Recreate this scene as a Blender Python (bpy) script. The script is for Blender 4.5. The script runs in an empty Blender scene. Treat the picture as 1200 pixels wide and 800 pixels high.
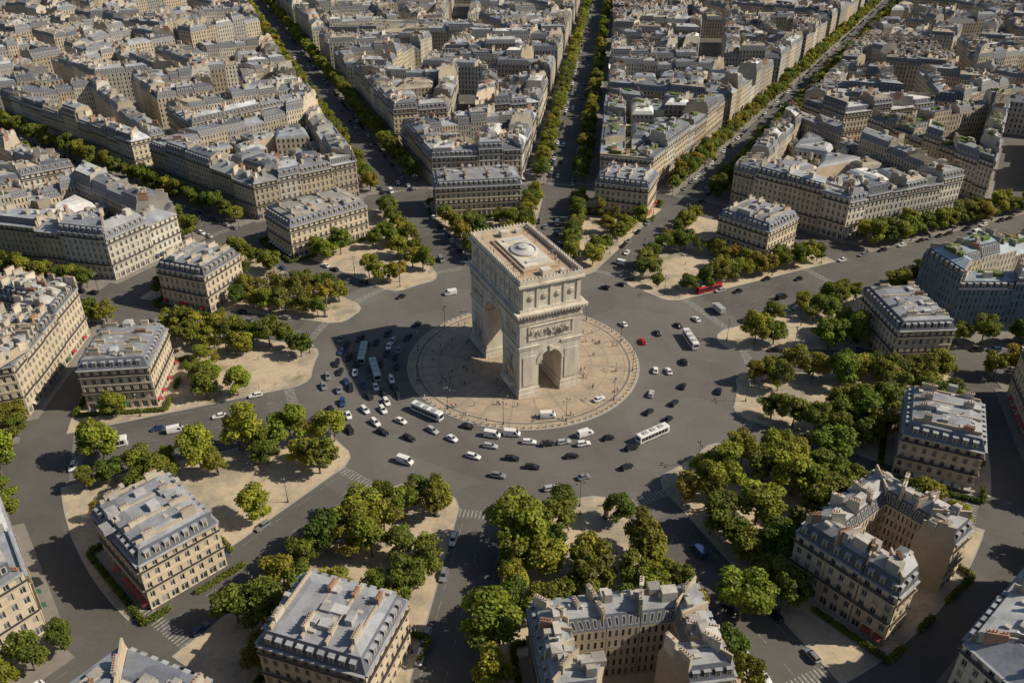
import bpy, bmesh, math, random
import numpy as np
from mathutils import Vector, Matrix
random.seed(7); np.random.seed(7)
R=random.random
def U(a,b): return a+(b-a)*random.random()
sc=bpy.context.scene
sc.view_settings.view_transform='Standard'; sc.view_settings.look='None'; sc.view_settings.exposure=0
COL=sc.collection
CAM=(-4.0,-250.0,156.0); PITCH=30.6
SUN_B=math.radians(92); SUN_E=math.radians(39)

# ------------------------------------------------------------------ materials
def nmat(name):
    m=bpy.data.materials.new(name); m.use_nodes=True
    nt=m.node_tree; b=nt.nodes['Principled BSDF']; return m,nt,b
class N:
    def __init__(s,nt): s.nt=nt
    def n(s,t,**k):
        x=s.nt.nodes.new(t)
        for a,b in k.items(): setattr(x,a,b)
        return x
    def l(s,a,b): s.nt.links.new(a,b)
    def math(s,op,a,b=None,c=None):
        x=s.n('ShaderNodeMath',operation=op)
        for i,v in enumerate((a,b,c)):
            if v is None: continue
            if isinstance(v,(int,float)): x.inputs[i].default_value=v
            else: s.l(v,x.inputs[i])
        return x.outputs[0]
    def mix(s,f,a,b,blend='MIX'):
        x=s.n('ShaderNodeMix',data_type='RGBA',blend_type=blend)
        for i,v in ((0,f),(6,a),(7,b)):
            if isinstance(v,(int,float)): x.inputs[i].default_value=v
            elif isinstance(v,tuple): x.inputs[i].default_value=(*v,1) if len(v)==3 else v
            else: s.l(v,x.inputs[i])
        return x.outputs[2]
    def noise(s,scale,detail=4,vec=None,rough=.6):
        x=s.n('ShaderNodeTexNoise'); x.inputs['Scale'].default_value=scale; x.inputs['Detail'].default_value=detail; x.inputs['Roughness'].default_value=rough
        if vec is not None: s.l(vec,x.inputs['Vector'])
        return x.outputs[0]
    def vor(s,scale,vec):
        x=s.n('ShaderNodeTexVoronoi'); x.inputs['Scale'].default_value=scale; s.l(vec,x.inputs['Vector']); q=s.n('ShaderNodeSeparateColor'); s.l(x.outputs['Color'],q.inputs[0]); return q.outputs[0]
    def ramp(s,f,a,b,lo=(0,0,0),hi=(1,1,1)):
        x=s.n('ShaderNodeValToRGB'); e=x.color_ramp.elements
        e[0].position=a; e[1].position=b; e[0].color=(*lo,1); e[1].color=(*hi,1); s.l(f,x.inputs[0]); return x.outputs[0]
    def pos(s): return s.n('ShaderNodeNewGeometry').outputs['Position']
    def tint(s): return s.n('ShaderNodeVertexColor',layer_name='tint').outputs[0]
    def inside(s,v,a,b):
        return s.math('MULTIPLY',s.math('GREATER_THAN',v,a),s.math('LESS_THAN',v,b))
def tinted(name,rough=.8,scale=.35,amt=.35,fine=3.0,metal=0):
    m,nt,b=nmat(name); k=N(nt); p=k.pos()
    n1=k.noise(scale,5,p); n2=k.noise(fine,3,p)
    v=k.math('ADD',k.math('MULTIPLY',n1,amt*1.3),k.math('MULTIPLY',n2,amt*.7)); v=k.math('ADD',v,1-amt)
    c=k.mix(1.0,k.tint(),v,'MULTIPLY'); k.l(c,b.inputs[0]); b.inputs['Roughness'].default_value=rough; b.inputs['Metallic'].default_value=metal
    return m
M_wall=tinted('limestone_wall',.85,.2,.5,1.5)
def mk_zinc():
    m,nt,b=nmat('zinc_roof'); k=N(nt); p=k.pos()
    n1=k.noise(.22,6,p,.7); n2=k.noise(1.6,4,p)
    w=k.n('ShaderNodeTexWave'); w.inputs['Scale'].default_value=.9; w.inputs['Distortion'].default_value=.4; k.l(p,w.inputs['Vector'])
    v=k.math('ADD',k.math('MULTIPLY',n1,1.2),k.math('MULTIPLY',n2,.55)); v=k.math('ADD',v,-.08)
    v=k.math('ADD',v,k.math('MULTIPLY',w.outputs[1],.14)); v=k.math('ADD',v,k.math('MULTIPLY',k.vor(.16,p),.38))
    c=k.mix(1.0,k.tint(),v,'MULTIPLY')
    rust=k.ramp(k.noise(.1,5,p),.56,.72); c=k.mix(k.math('MULTIPLY',rust,.38),c,(.18,.155,.12))
    k.l(c,b.inputs[0]); b.inputs['Roughness'].default_value=.6
    return m
M_zinc=mk_zinc()
M_slate=tinted('slate_mansard',.6,.4,.4,3)
M_chim=tinted('chimney_render',.9,.5,.5,2)
M_terra=tinted('terracotta_pot',.9,1,.2)
M_iron=tinted('balcony_iron',.6,1,.2)
def mk_winwall(name,frame=False):
    m,nt,b=nmat(name); k=N(nt); p=k.pos()
    uv=k.n('ShaderNodeUVMap',uv_map='UVMap'); s=k.n('ShaderNodeSeparateXYZ'); k.l(uv.outputs[0],s.inputs[0])
    fu=k.math('FRACT',s.outputs[0]); fv=k.math('FRACT',s.outputs[1])
    n1=k.noise(.25,4,p); v=k.math('ADD',k.math('MULTIPLY',n1,.8),.55)
    base=k.mix(1.0,k.tint(),v,'MULTIPLY')
    if not frame:
        win=k.math('MULTIPLY',k.inside(fu,.3,.7),k.inside(fv,.2,.82))
        line=k.math('LESS_THAN',fv,.07)
        base=k.mix(k.math('MULTIPLY',line,.35),base,(.1,.09,.08))
        cell=k.n('ShaderNodeTexWhiteNoise',noise_dimensions='2D'); fl=k.n('ShaderNodeVectorMath',operation='FLOOR'); k.l(uv.outputs[0],fl.inputs[0]); k.l(fl.outputs[0],cell.inputs[0])
        g=k.ramp(cell.outputs[0],.5,1,(.03,.035,.045),(.16,.15,.14))
        c=k.mix(win,base,g)
        k.l(k.math('SUBTRACT',.85,k.math('MULTIPLY',win,.6)),b.inputs['Roughness'])
    else:
        o=k.math('MULTIPLY',k.inside(fu,.24,.76),k.inside(fv,.15,.8)); i=k.math('MULTIPLY',k.inside(fu,.34,.66),k.inside(fv,.2,.72))
        c=k.mix(o,base,(.4,.38,.34)); c=k.mix(i,c,(.03,.035,.045)); b.inputs['Roughness'].default_value=.6
    k.l(c,b.inputs[0]); return m
M_winwall=mk_winwall('limestone_with_windows'); M_manwin=mk_winwall('mansard_with_dormers',True)
def mk_pane():
    m,nt,b=nmat('window_pane'); k=N(nt)
    uv=k.n('ShaderNodeUVMap',uv_map='UVMap'); s=k.n('ShaderNodeSeparateXYZ'); k.l(uv.outputs[0],s.inputs[0])
    fu=s.outputs[0]; fv=s.outputs[1]
    a=k.inside(fu,.1,.9); c=k.math('GREATER_THAN',k.math('ABSOLUTE',k.math('SUBTRACT',fu,.5)),.05); d=k.inside(fv,.05,.95); e=k.math('GREATER_THAN',k.math('ABSOLUTE',k.math('SUBTRACT',fv,.7)),.03)
    g=k.math('MULTIPLY',k.math('MULTIPLY',a,c),k.math('MULTIPLY',d,e))
    k.l(k.mix(g,(.45,.42,.37),k.tint()),b.inputs[0]); k.l(k.math('SUBTRACT',.6,k.math('MULTIPLY',g,.45)),b.inputs['Roughness']); return m
M_pane=mk_pane()
M_garden=tinted('roof_garden_planting',.9,.6,.6,2.5)
BM=[M_wall,M_zinc,M_slate,M_chim,M_terra,M_iron,M_winwall,M_manwin,M_pane,M_garden]
WALL,ZINC,SLATE,CHIM,TERRA,IRON,WINW,MANW,PANE,GARD=range(10)
def simple(name,c,rough=.6,metal=0,noise=0,scale=1,spec=None):
    m,nt,b=nmat(name)
    if noise:
        k=N(nt); v=k.math('ADD',k.math('MULTIPLY',k.noise(scale,5,k.pos()),2*noise),1-noise); k.l(k.mix(1.0,c,v,'MULTIPLY'),b.inputs[0])
    else: b.inputs[0].default_value=(*c,1)
    b.inputs['Roughness'].default_value=rough; b.inputs['Metallic'].default_value=metal
    return m
def sh(t,a,b=None):
    f=U(a,b) if b is not None else a
    return tuple(x*f for x in t)

# ------------------------------------------------------------------ mesh builder
class MB:
    def __init__(s): s.v=[];s.f=[];s.m=[];s.t=[];s.uv=[]
    def face(s,ps,mat=0,tint=(1,1,1),uv=None):
        i=len(s.v); n=len(ps); s.v.extend(ps); s.f.append(tuple(range(i,i+n))); s.m.append(mat); s.t.append((tint,n)); 
        s.uv.extend(uv if uv else [(0,0)]*n)
    def box(s,c,d,L,W,z0,z1,mat=0,tint=(1,1,1),bottom=False,top=None):
        dx,dy=d; nx,ny=-dy,dx; h=L/2; w=W/2
        q=[(c[0]+dx*i*h+nx*j*w,c[1]+dy*i*h+ny*j*w) for i,j in((-1,-1),(1,-1),(1,1),(-1,1))]
        s.prism(q,z0,z1,mat,tint,bottom,top)
    def prism(s,q,z0,z1,mat=0,tint=(1,1,1),bottom=False,top=None):
        n=len(q)
        for i in range(n):
            a=q[i];b=q[(i+1)%n]; s.face([(a[0],a[1],z0),(b[0],b[1],z0),(b[0],b[1],z1),(a[0],a[1],z1)],mat,tint)
        s.face([(a[0],a[1],z1) for a in q],mat if top is None else top,tint)
        if bottom: s.face([(a[0],a[1],z0) for a in reversed(q)],mat,tint)
    def cyl(s,c,r0,r1,z0,z1,n=8,mat=0,tint=(1,1,1)):
        A=[(c[0]+r0*math.cos(2*math.pi*i/n),c[1]+r0*math.sin(2*math.pi*i/n),z0) for i in range(n)]
        B=[(c[0]+r1*math.cos(2*math.pi*i/n),c[1]+r1*math.sin(2*math.pi*i/n),z1) for i in range(n)]
        for i in range(n):
            j=(i+1)%n; s.face([A[i],A[j],B[j],B[i]],mat,tint)
        s.face(B,mat,tint)
    def tube(s,p,q,r0,r1,n=6,mat=0,tint=(1,1,1)):
        p=Vector(p);q=Vector(q);d=(q-p).normalized(); a=d.orthogonal().normalized(); b=d.cross(a)
        A=[tuple(p+(a*math.cos(2*math.pi*i/n)+b*math.sin(2*math.pi*i/n))*r0) for i in range(n)]
        B=[tuple(q+(a*math.cos(2*math.pi*i/n)+b*math.sin(2*math.pi*i/n))*r1) for i in range(n)]
        for i in range(n):
            j=(i+1)%n; s.face([A[i],A[j],B[j],B[i]],mat,tint)
        s.face(B,mat,tint); s.face(A[::-1],mat,tint)
    def addmesh(s,me,M,mat,tint=(1,1,1)):
        vs=[tuple(M@v.co) for v in me.vertices]
        for p in me.polygons: s.face([vs[i] for i in p.vertices],mat,tint)
    def mesh(s,name,mats,merge=False,smooth=False):
        me=bpy.data.meshes.new(name); me.from_pydata(s.v,[],s.f); 
        for m in mats: me.materials.append(m)
        me.polygons.foreach_set('material_index',s.m)
        uvl=me.uv_layers.new(name='UVMap'); uvl.data.foreach_set('uv',np.array(s.uv,dtype=np.float32).ravel())
        ca=me.color_attributes.new('tint','FLOAT_COLOR','CORNER')
        arr=np.repeat(np.array([(*t,1) for t,n in s.t],dtype=np.float32),[n for t,n in s.t],axis=0); ca.data.foreach_set('color',arr.ravel())
        if smooth: me.polygons.foreach_set('use_smooth',[True]*len(s.f))
        me.update(); return me
    def obj(s,name,mats,parent=None,**k):
        return add(name,s.mesh(name,mats,**k),parent=parent)
def add(name,me,loc=(0,0,0),rot=0,scale=1,parent=None,color=None):
    o=bpy.data.objects.new(name,me); COL.objects.link(o); o.location=loc; o.rotation_euler=(0,0,rot)
    o.scale=(scale,)*3 if isinstance(scale,(int,float)) else scale
    if parent: o.parent=parent
    if color: o.color=(*color,1)
    return o
def bp(r,b):
    b=math.radians(b); return (r*math.sin(b),r*math.cos(b))
def sub(a,b): return (a[0]-b[0],a[1]-b[1])
def lerp(a,b,t): return (a[0]+(b[0]-a[0])*t,a[1]+(b[1]-a[1])*t)
def dist(a,b): return math.hypot(a[0]-b[0],a[1]-b[1])
def area(p): return .5*sum(p[i-1][0]*p[i][1]-p[i][0]*p[i-1][1] for i in range(len(p)))
def cen(p): return (sum(q[0] for q in p)/len(p),sum(q[1] for q in p)/len(p))
def clip(poly,n,c):
    out=[]
    for i in range(len(poly)):
        a=poly[i-1];b=poly[i]; da=n[0]*a[0]+n[1]*a[1]-c; db=n[0]*b[0]+n[1]*b[1]-c
        if (da<=0)!=(db<=0): out.append(lerp(a,b,da/(da-db)))
        if db<=0: out.append(b)
    return out
def clean(p,mn=4):
    q=[]
    for a in p:
        if not q or dist(a,q[-1])>mn: q.append(a)
    while len(q)>2 and dist(q[0],q[-1])<=mn: q.pop()
    return q
def inset(p,d):
    n=len(p); out=[]
    for i in range(n):
        a=p[i-1];b=p[i];c=p[(i+1)%n]
        l1=dist(a,b);l2=dist(b,c)
        if l1<.01 or l2<.01: return None
        n1=(-(b[1]-a[1])/l1,(b[0]-a[0])/l1); n2=(-(c[1]-b[1])/l2,(c[0]-b[0])/l2)
        k=1+n1[0]*n2[0]+n1[1]*n2[1]
        if k<.08: return None
        out.append((b[0]+d*(n1[0]+n2[0])/k,b[1]+d*(n1[1]+n2[1])/k))
    for i in range(n):
        e=sub(p[i],p[i-1]); f=sub(out[i],out[i-1])
        if e[0]*f[0]+e[1]*f[1]<=.3*abs(d)/8: return None
    return out
def inpoly(p,q):
    for i in range(len(q)):
        a=q[i-1];b=q[i]
        if (b[0]-a[0])*(p[1]-a[1])-(b[1]-a[1])*(p[0]-a[0])<0: return False
    return True
def visible(c,m=90):
    dy=c[1]-CAM[1]; dep=dy*math.cos(math.radians(PITCH))+CAM[2]*math.sin(math.radians(PITCH))
    return dep>0 and abs(c[0]-CAM[0])<.625*dep+m and dy>-10
def longaxis(p):
    best=max(range(len(p)),key=lambda i:dist(p[i-1],p[i])); d=sub(p[best],p[best-1]); l=math.hypot(*d); d=(d[0]/l,d[1]/l); o=(-d[1],d[0])
    e=[q[0]*d[0]+q[1]*d[1] for q in p]; f=[q[0]*o[0]+q[1]*o[1] for q in p]
    return d if max(e)-min(e)>max(f)-min(f) else o

# ------------------------------------------------------------------ building parts
def stone():
    k=R()
    c=(.52,.44,.325) if k<.4 else ((.54,.50,.42) if k<.72 else ((.48,.39,.275) if k<.86 else (.39,.375,.345)))
    return sh(c,.68,1.15)
def zincc():
    k=R()
    c=(.235,.25,.28) if k<.42 else ((.37,.38,.39) if k<.66 else ((.13,.14,.165) if k<.83 else ((.34,.29,.225) if k<.94 else (.57,.56,.54))))
    return sh(c,.65,1.25)
def slatec(): return sh((.1,.11,.135),.6,1.5)
GREEN=False
def facade(mb,a,b,z0,h,n,nf,tint,shop=True,awn=.12):
    L=dist(a,b); u=((b[0]-a[0])/L,(b[1]-a[1])/L); o=(u[1],-u[0]); fh=h/nf; rc=.32
    P=lambda s,z,off=0:(a[0]+u[0]*s+o[0]*off,a[1]+u[1]*s+o[1]*off,z0+z)
    sp=L/n; ac=random.choice([(.4,.03,.03),(.05,.06,.1),(.5,.46,.38),(.04,.1,.06),(.3,.04,.04)]); doawn=R()<awn*4
    for k in range(nf):
        zb=k*fh; gs=shop and k==0
        s0=zb+(.03 if gs else .2)*fh; s1=zb+(.8 if gs else .84)*fh; wr=.72 if gs else .44
        mb.face([P(0,zb),P(L,zb),P(L,s0),P(0,s0)],WALL,tint); mb.face([P(0,s1),P(L,s1),P(L,zb+fh),P(0,zb+fh)],WALL,tint)
        e=0
        for i in range(n):
            w0=sp*(i+.5-wr/2); w1=sp*(i+.5+wr/2)
            mb.face([P(e,s0),P(w0,s0),P(w0,s1),P(e,s1)],WALL,tint); e=w1
            mb.face([P(w0,s0),P(w0,s0,-rc),P(w0,s1,-rc),P(w0,s1)],WALL,tint)
            mb.face([P(w1,s0,-rc),P(w1,s0),P(w1,s1),P(w1,s1,-rc)],WALL,tint)
            mb.face([P(w0,s0),P(w1,s0),P(w1,s0,-rc),P(w0,s0,-rc)],WALL,tint)
            r=R(); g=(.03,.036,.048) if r<.62 else ((.09,.1,.12) if r<.85 else (.3,.28,.24))
            mb.face([P(w0,s0,-rc),P(w1,s0,-rc),P(w1,s1,-rc),P(w0,s1,-rc)],PANE,g,[(0,0),(1,0),(1,1),(0,1)])
            if gs and doawn and R()<.45: mb.face([P(w0,s1-.6,1.5),P(w1,s1-.6,1.5),P(w1,s1+.1,.02),P(w0,s1+.1,.02)],IRON,ac)
        mb.face([P(e,s0),P(L,s0),P(L,s1),P(e,s1)],WALL,tint)
        if k in (2,nf-1) and nf>3:
            zz=s0-.05
            mb.face([P(0,zz,.02),P(L,zz,.02),P(L,zz,.6),P(0,zz,.6)],WALL,tint)
            mb.face([P(0,zz-.22,.6),P(L,zz-.22,.6),P(L,zz,.6),P(0,zz,.6)],WALL,tint)
            mb.face([P(0,zz+.05,.56),P(L,zz+.05,.56),P(L,zz+.75,.56),P(0,zz+.75,.56)],IRON,(.05,.05,.055))
        elif k>0 and R()<.8:
            mb.face([P(0,zb+.02,.14),P(L,zb+.02,.14),P(L,zb+.3,.14),P(0,zb+.3,.14)],WALL,tint)
            mb.face([P(0,zb+.3,.14),P(L,zb+.3,.14),P(L,zb+.3),P(0,zb+.3)],WALL,tint)
    z=h-.55
    mb.face([P(0,z,.003),P(L,z,.003),P(L,z+.2,.55),P(0,z+.2,.55)],WALL,tint)
    mb.face([P(0,z+.2,.55),P(L,z+.2,.55),P(L,z+.5,.6),P(0,z+.5,.6)],WALL,tint)
    mb.face([P(0,z+.5,.6),P(L,z+.5,.6),P(L,z+.56,0),P(0,z+.56,0)],ZINC,(.3,.31,.33))
def dormers(mb,a,b,z0,h,n,tint,off=.35):
    L=dist(a,b); u=((b[0]-a[0])/L,(b[1]-a[1])/L); o=(u[1],-u[0]); sp=L/n
    P=lambda s,z,f=0:(a[0]+u[0]*s+o[0]*f,a[1]+u[1]*s+o[1]*f,z0+z)
    for i in range(n):
        c=sp*(i+.5); w=.62; f=-off; g=-1.9; zb=.35; zt=min(2.4,h-.4); T=sh(tint,.95)
        mb.face([P(c-w,zb,f),P(c+w,zb,f),P(c+w,zt,f),P(c-w,zt,f)],WALL,T)
        mb.face([P(c-w*.66,zb+.2,f+.02),P(c+w*.66,zb+.2,f+.02),P(c+w*.66,zt-.25,f+.02),P(c-w*.66,zt-.25,f+.02)],PANE,(.03,.035,.045),[(0,0),(1,0),(1,1),(0,1)])
        mb.face([P(c-w,zb,f),P(c-w,zt,f),P(c-w,zt,g),P(c-w,zb,g)],SLATE,(.12,.13,.15))
        mb.face([P(c+w,zb,f),P(c+w,zb,g),P(c+w,zt,g),P(c+w,zt,f)],SLATE,(.12,.13,.15))
        mb.face([P(c-w-.15,zt,f+.15),P(c+w+.15,zt,f+.15),P(c+w+.15,zt+.18,g),P(c-w-.15,zt+.18,g)],ZINC,(.3,.31,.33))
def chimney(mb,p,d,L,z0,z1,near):
    c=sh((.50,.44,.35),.65,1.2) if R()<.82 else sh((.32,.19,.13),.65,1.2)
    mb.box(p,d,L,.75,z0,z1,CHIM,c)
    mb.box(p,d,L+.2,.95,z1,z1+.18,CHIM,sh(c,.9))
    k=max(2,int(L/.55))
    if near:
        for i in range(k):
            if R()<.85:
                q=(p[0]+d[0]*L*((i+.5)/k-.5),p[1]+d[1]*L*((i+.5)/k-.5)); mb.cyl(q,.14,.11,z1+.18,z1+.18+U(.5,.8),5,TERRA,(.36,.19,.12))
    else: mb.box(p,d,L*.85,.28,z1+.18,z1+.75,TERRA,(.34,.21,.15))
def clutter(mb,quad,z,near):
    k=random.randint(3,8) if near else random.randint(1,4)
    for _ in range(k):
        s,t=U(.1,.9),U(.2,.8); p=lerp(lerp(quad[0],quad[1],s),lerp(quad[3],quad[2],s),t)
        d=sub(quad[1],quad[0]); l=math.hypot(*d) or 1; d=(d[0]/l,d[1]/l); r=R()
        if r<.45: mb.box(p,d,U(.9,1.8),U(.8,1.2),z-.5,z+U(.1,.3),PANE,(.06,.07,.09))
        elif r<.85: mb.box(p,d,U(1,3.6),U(1,2.6),z-.9,z+U(.4,2.2),CHIM,sh((.46,.43,.38),.6,1.1),top=ZINC)
        else: mb.cyl(p,.3,.3,z-.4,z+U(.8,1.4),6,ZINC,(.45,.46,.47))
        if GREEN and R()<.6:
            p=lerp(lerp(quad[0],quad[1],U(.1,.9)),lerp(quad[3],quad[2],U(.3,.7)),U(.2,.8)); mb.box(p,d,U(2,7),U(.8,2.4),z-.6,z+U(.5,1.4),GARD,sh((.09,.13,.025),.8,1.5))
def parcel(mb,a,b,c,d,z0,h,lod,style,tint,zt,st,innerwin=True):
    e=.012/max(dist(a,b)/10,.3)
    a,b,c,d=lerp(a,b,e),lerp(b,a,e),lerp(c,d,e),lerp(d,c,e)
    L=dist(a,b); n=max(2,round(L/2.6)); nf=max(2,round(h/3.15)); dep=max(4,(dist(a,d)+dist(b,c))/2)
    f=min(.3,1.5/dep); r=R()
    if style=='plain': r=.3; style='h'
    if style=='low': prof=[(0,h),(.5,h+U(.3,1.6)),(1,h)]
    elif style=='flat': prof=[(0,h),(0,h+.9),(.04,h+.9),(.04,h+.1),(.96,h+.1),(.96,h+.9),(1,h+.9),(1,h)]
    elif r<.62: mh=U(2.8,3.6); prof=[(0,h),(f,h+mh),(.5,h+mh+U(.9,1.9)),(1-f,h+mh),(1,h)]
    elif r<.8: mh=U(4.6,5.6); prof=[(0,h),(f*1.2,h+mh),(.5,h+mh+1),(1-f*1.2,h+mh),(1,h)]
    elif r<.92: prof=[(0,h),(f*1.5,h+.05),(f*1.5,h+3),(1-f,h+3.05),(1,h)]
    else: prof=[(0,h),(.5,h+U(2.5,3.5)),(1,h)]
    pl=lambda s:lerp(a,d,s); pr=lambda s:lerp(b,c,s)
    pts=[(0,0)]+prof+[(1,0)]
    for i in range(len(pts)-1):
        (s0,q0),(s1,q1)=pts[i],pts[i+1]
        A=pl(s0);B=pr(s0);C=pr(s1);D=pl(s1)
        F=[(*A,z0+q0),(*B,z0+q0),(*C,z0+q1),(*D,z0+q1)]
        if i==0:
            if style=='glass': mb.face(F,WINW,(.1,.16,.22),[(0,0),(n*1.5,0),(n*1.5,nf),(0,nf)])
            elif lod==0 and L>3: facade(mb,a,b,z0,h,n,nf,tint)
            else: mb.face(F,WINW,tint,[(0,0),(n,0),(n,nf),(0,nf)])
        elif i==len(pts)-2:
            if s0==1: mb.face(F,WINW if innerwin else WALL,sh(tint,1.05),[(0,nf),(n,nf),(n,0),(0,0)])
        else:
            steep=abs(q1-q0)>2.3
            if steep and len(prof)>3 and style not in('low','flat'):
                if lod==0 and i==1 and L>3: mb.face(F,SLATE,st); dormers(mb,a,b,z0+h,q1-q0,n,tint,off=.25)
                else:
                    uv=[(0,0),(n,0),(n,1),(0,1)] if q1>q0 else [(0,1),(n,1),(n,0),(0,0)]
                    mb.face(F,MANW,st,uv)
            else: mb.face(F,ZINC,sh(zt,.85,1.15))
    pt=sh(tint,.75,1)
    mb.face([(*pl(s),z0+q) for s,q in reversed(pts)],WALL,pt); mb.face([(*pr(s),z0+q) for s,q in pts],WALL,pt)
    top=max(q for s,q in prof); near=lod<2
    if style!='low' or R()<.4:
        dv=sub(d,a); l=math.hypot(*dv) or 1; dv=(dv[0]/l,dv[1]/l)
        if l>6 and style!='flat':
            mb.box(lerp(pl(.5),pr(.5),.3/max(L,1)),dv,l*.8,.4,z0+h+1,z0+top+U(.1,.5),CHIM,pt)
        for s in ([.28,.72] if R()<.65 else [.5]):
            if R()<.88 and l>5: chimney(mb,lerp(pl(s),pr(s),.5/max(L,1)),dv,min(l*.34,U(1.8,4.4)),z0+top-2.5,z0+top+U(.9,2.3),near)
        if R()<.5 and L>12: chimney(mb,lerp(pl(.5),pr(.5),U(.35,.65)),dv,U(1.4,3),z0+top-1,z0+top+U(.8,1.8),near)
    clutter(mb,[pl(.2),pr(.2),pr(.8),pl(.8)],z0+top-.3,near)
def split_edge(L,lo=11,hi=22):
    n=max(1,round(L/U(lo,hi))); ts=[0]
    for i in range(1,n): ts.append((i+U(-.22,.22))/n)
    return ts+[1]
def solid(mb,p,z0,h,lod,tint,zt,st,dorm=True,cap=1.6,small=False):
    q=inset(p,1.5 if not small else .9); mh=3.2 if not small else U(.3,2.6)
    n=len(p); nf=max(2,round(h/3.15))
    if q is None:
        for i in range(n):
            a,b=p[i-1],p[i]; k=max(1,round(dist(a,b)/2.6)); mb.face([(*a,z0),(*b,z0),(*b,z0+h),(*a,z0+h)],WINW,tint,[(0,0),(k,0),(k,nf),(0,nf)])
        mb.face([(*x,z0+h) for x in p],ZINC,zt); return
    for i in range(n):
        a,b=p[i-1],p[i]; L=dist(a,b); k=max(1,round(L/2.6))
        if lod==0 and L>3 and not small: facade(mb,a,b,z0,h,k,nf,tint)
        else: mb.face([(*a,z0),(*b,z0),(*b,z0+h),(*a,z0+h)],WINW if not small or R()<.75 else WALL,tint,[(0,0),(k,0),(k,nf),(0,nf)])
        F=[(*a,z0+h),(*b,z0+h),(*q[i],z0+h+mh),(*q[i-1],z0+h+mh)]
        if small: mb.face(F,ZINC if R()<.7 else SLATE,sh(zt,.8,1.2))
        elif lod==0 and L>5:
            mb.face(F,SLATE,st)
            dormers(mb,lerp(a,b,1.6/L),lerp(b,a,1.6/L),z0+h,mh,max(1,k-1),tint,off=.25)
        else: mb.face(F,MANW,st,[(0,0),(k,0),(k,1),(0,1)])
    r=inset(q,cap*2) if not small else inset(q,1.5)
    dz=.9
    if r:
        for i in range(n): mb.face([(*q[i-1],z0+h+mh),(*q[i],z0+h+mh),(*r[i],z0+h+mh+dz),(*r[i-1],z0+h+mh+dz)],ZINC,sh(zt,.85,1.15))
        mb.face([(*x,z0+h+mh+dz) for x in r],ZINC,zt)
    else: mb.face([(*x,z0+h+mh) for x in q],ZINC,zt)
    c=cen(p); d=longaxis(p); o=(-d[1],d[0]); e=[x[0]*d[0]+x[1]*d[1] for x in p]; L=max(e)-min(e); f=[x[0]*o[0]+x[1]*o[1] for x in p]; Wd=max(f)-min(f)
    if small:
        for _ in range(random.randint(1,2)): chimney(mb,(c[0]+d[0]*L*U(-.35,.35)+o[0]*Wd*U(-.3,.3),c[1]+d[1]*L*U(-.35,.35)+o[1]*Wd*U(-.3,.3)),o,U(1.2,3),z0+h,z0+h+mh+U(1.2,2.5),lod<2)
        clutter(mb,[lerp(c,x,.5) for x in (p[0],p[1],p[2],p[-1])],z0+h+mh+.3,lod<2); return
    w=Wd*.25
    for s in (-.37,-.13,.12,.36):
        s+=U(-.03,.03)
        mb.box((c[0]+d[0]*L*s,c[1]+d[1]*L*s),o,Wd-3.6,.45,z0+h+1.5,z0+h+mh+U(1.0,1.3),CHIM,sh(tint,.8))
        for t in (-1,1):
            if R()<.9: chimney(mb,(c[0]+d[0]*L*s+o[0]*w*t,c[1]+d[1]*L*s+o[1]*w*t),o,U(2,4.2),z0+h+2.5,z0+h+mh+U(1.8,2.9),lod<2)
    for _ in range(20):
        m=(c[0]+d[0]*L*U(-.42,.42)+o[0]*w*U(-1.2,1.2),c[1]+d[1]*L*U(-.42,.42)+o[1]*w*U(-1.2,1.2)); r=R()
        if r<.55: mb.box(m,d,U(1,1.6),U(.8,1.2),z0+h+mh+.3,z0+h+mh+1.05,PANE,(.06,.07,.09))
        elif r<.85: mb.box(m,d,U(1.2,3.4),U(1.2,2.8),z0+h+mh+.2,z0+h+mh+U(1.3,2.4),CHIM,sh((1,1,1),.25,.45),top=ZINC)
        else: mb.cyl(m,.25,.25,z0+h+mh,z0+h+mh+U(1.2,1.8),6,ZINC,(.4,.4,.4))
def fillsplit(mb,p,z0,h,lod,rc=None,depth=0,outer=False):
    p=clean(p,1.5)
    if len(p)<3 or area(p)<35: return
    if area(p)<U(150,420) or depth>8:
        if R()<.12: return
        q=inset(p,.03) or p
        if outer: solid(mb,q,z0,h-U(0,3),lod,stone(),rc or zincc(),slatec())
        else: solid(mb,q,z0,max(5,h-U(0,5) if R()<.8 else h-U(5,12)),max(lod,1),stone(),rc or zincc(),slatec(),small=True)
        return
    n=longaxis(p); a=math.radians(U(-6,6)); n=(n[0]*math.cos(a)-n[1]*math.sin(a),n[0]*math.sin(a)+n[1]*math.cos(a))
    pr=[q[0]*n[0]+q[1]*n[1] for q in p]; m=min(pr)+(max(pr)-min(pr))*U(.38,.62); g=0 if R()<.6 or outer else U(1.5,3.5)
    fillsplit(mb,clip(p,n,m-g),z0,h,lod,rc,depth+1,outer); fillsplit(mb,clip(p,(-n[0],-n[1]),-(m+g)),z0,h,lod,rc,depth+1,outer)
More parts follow.
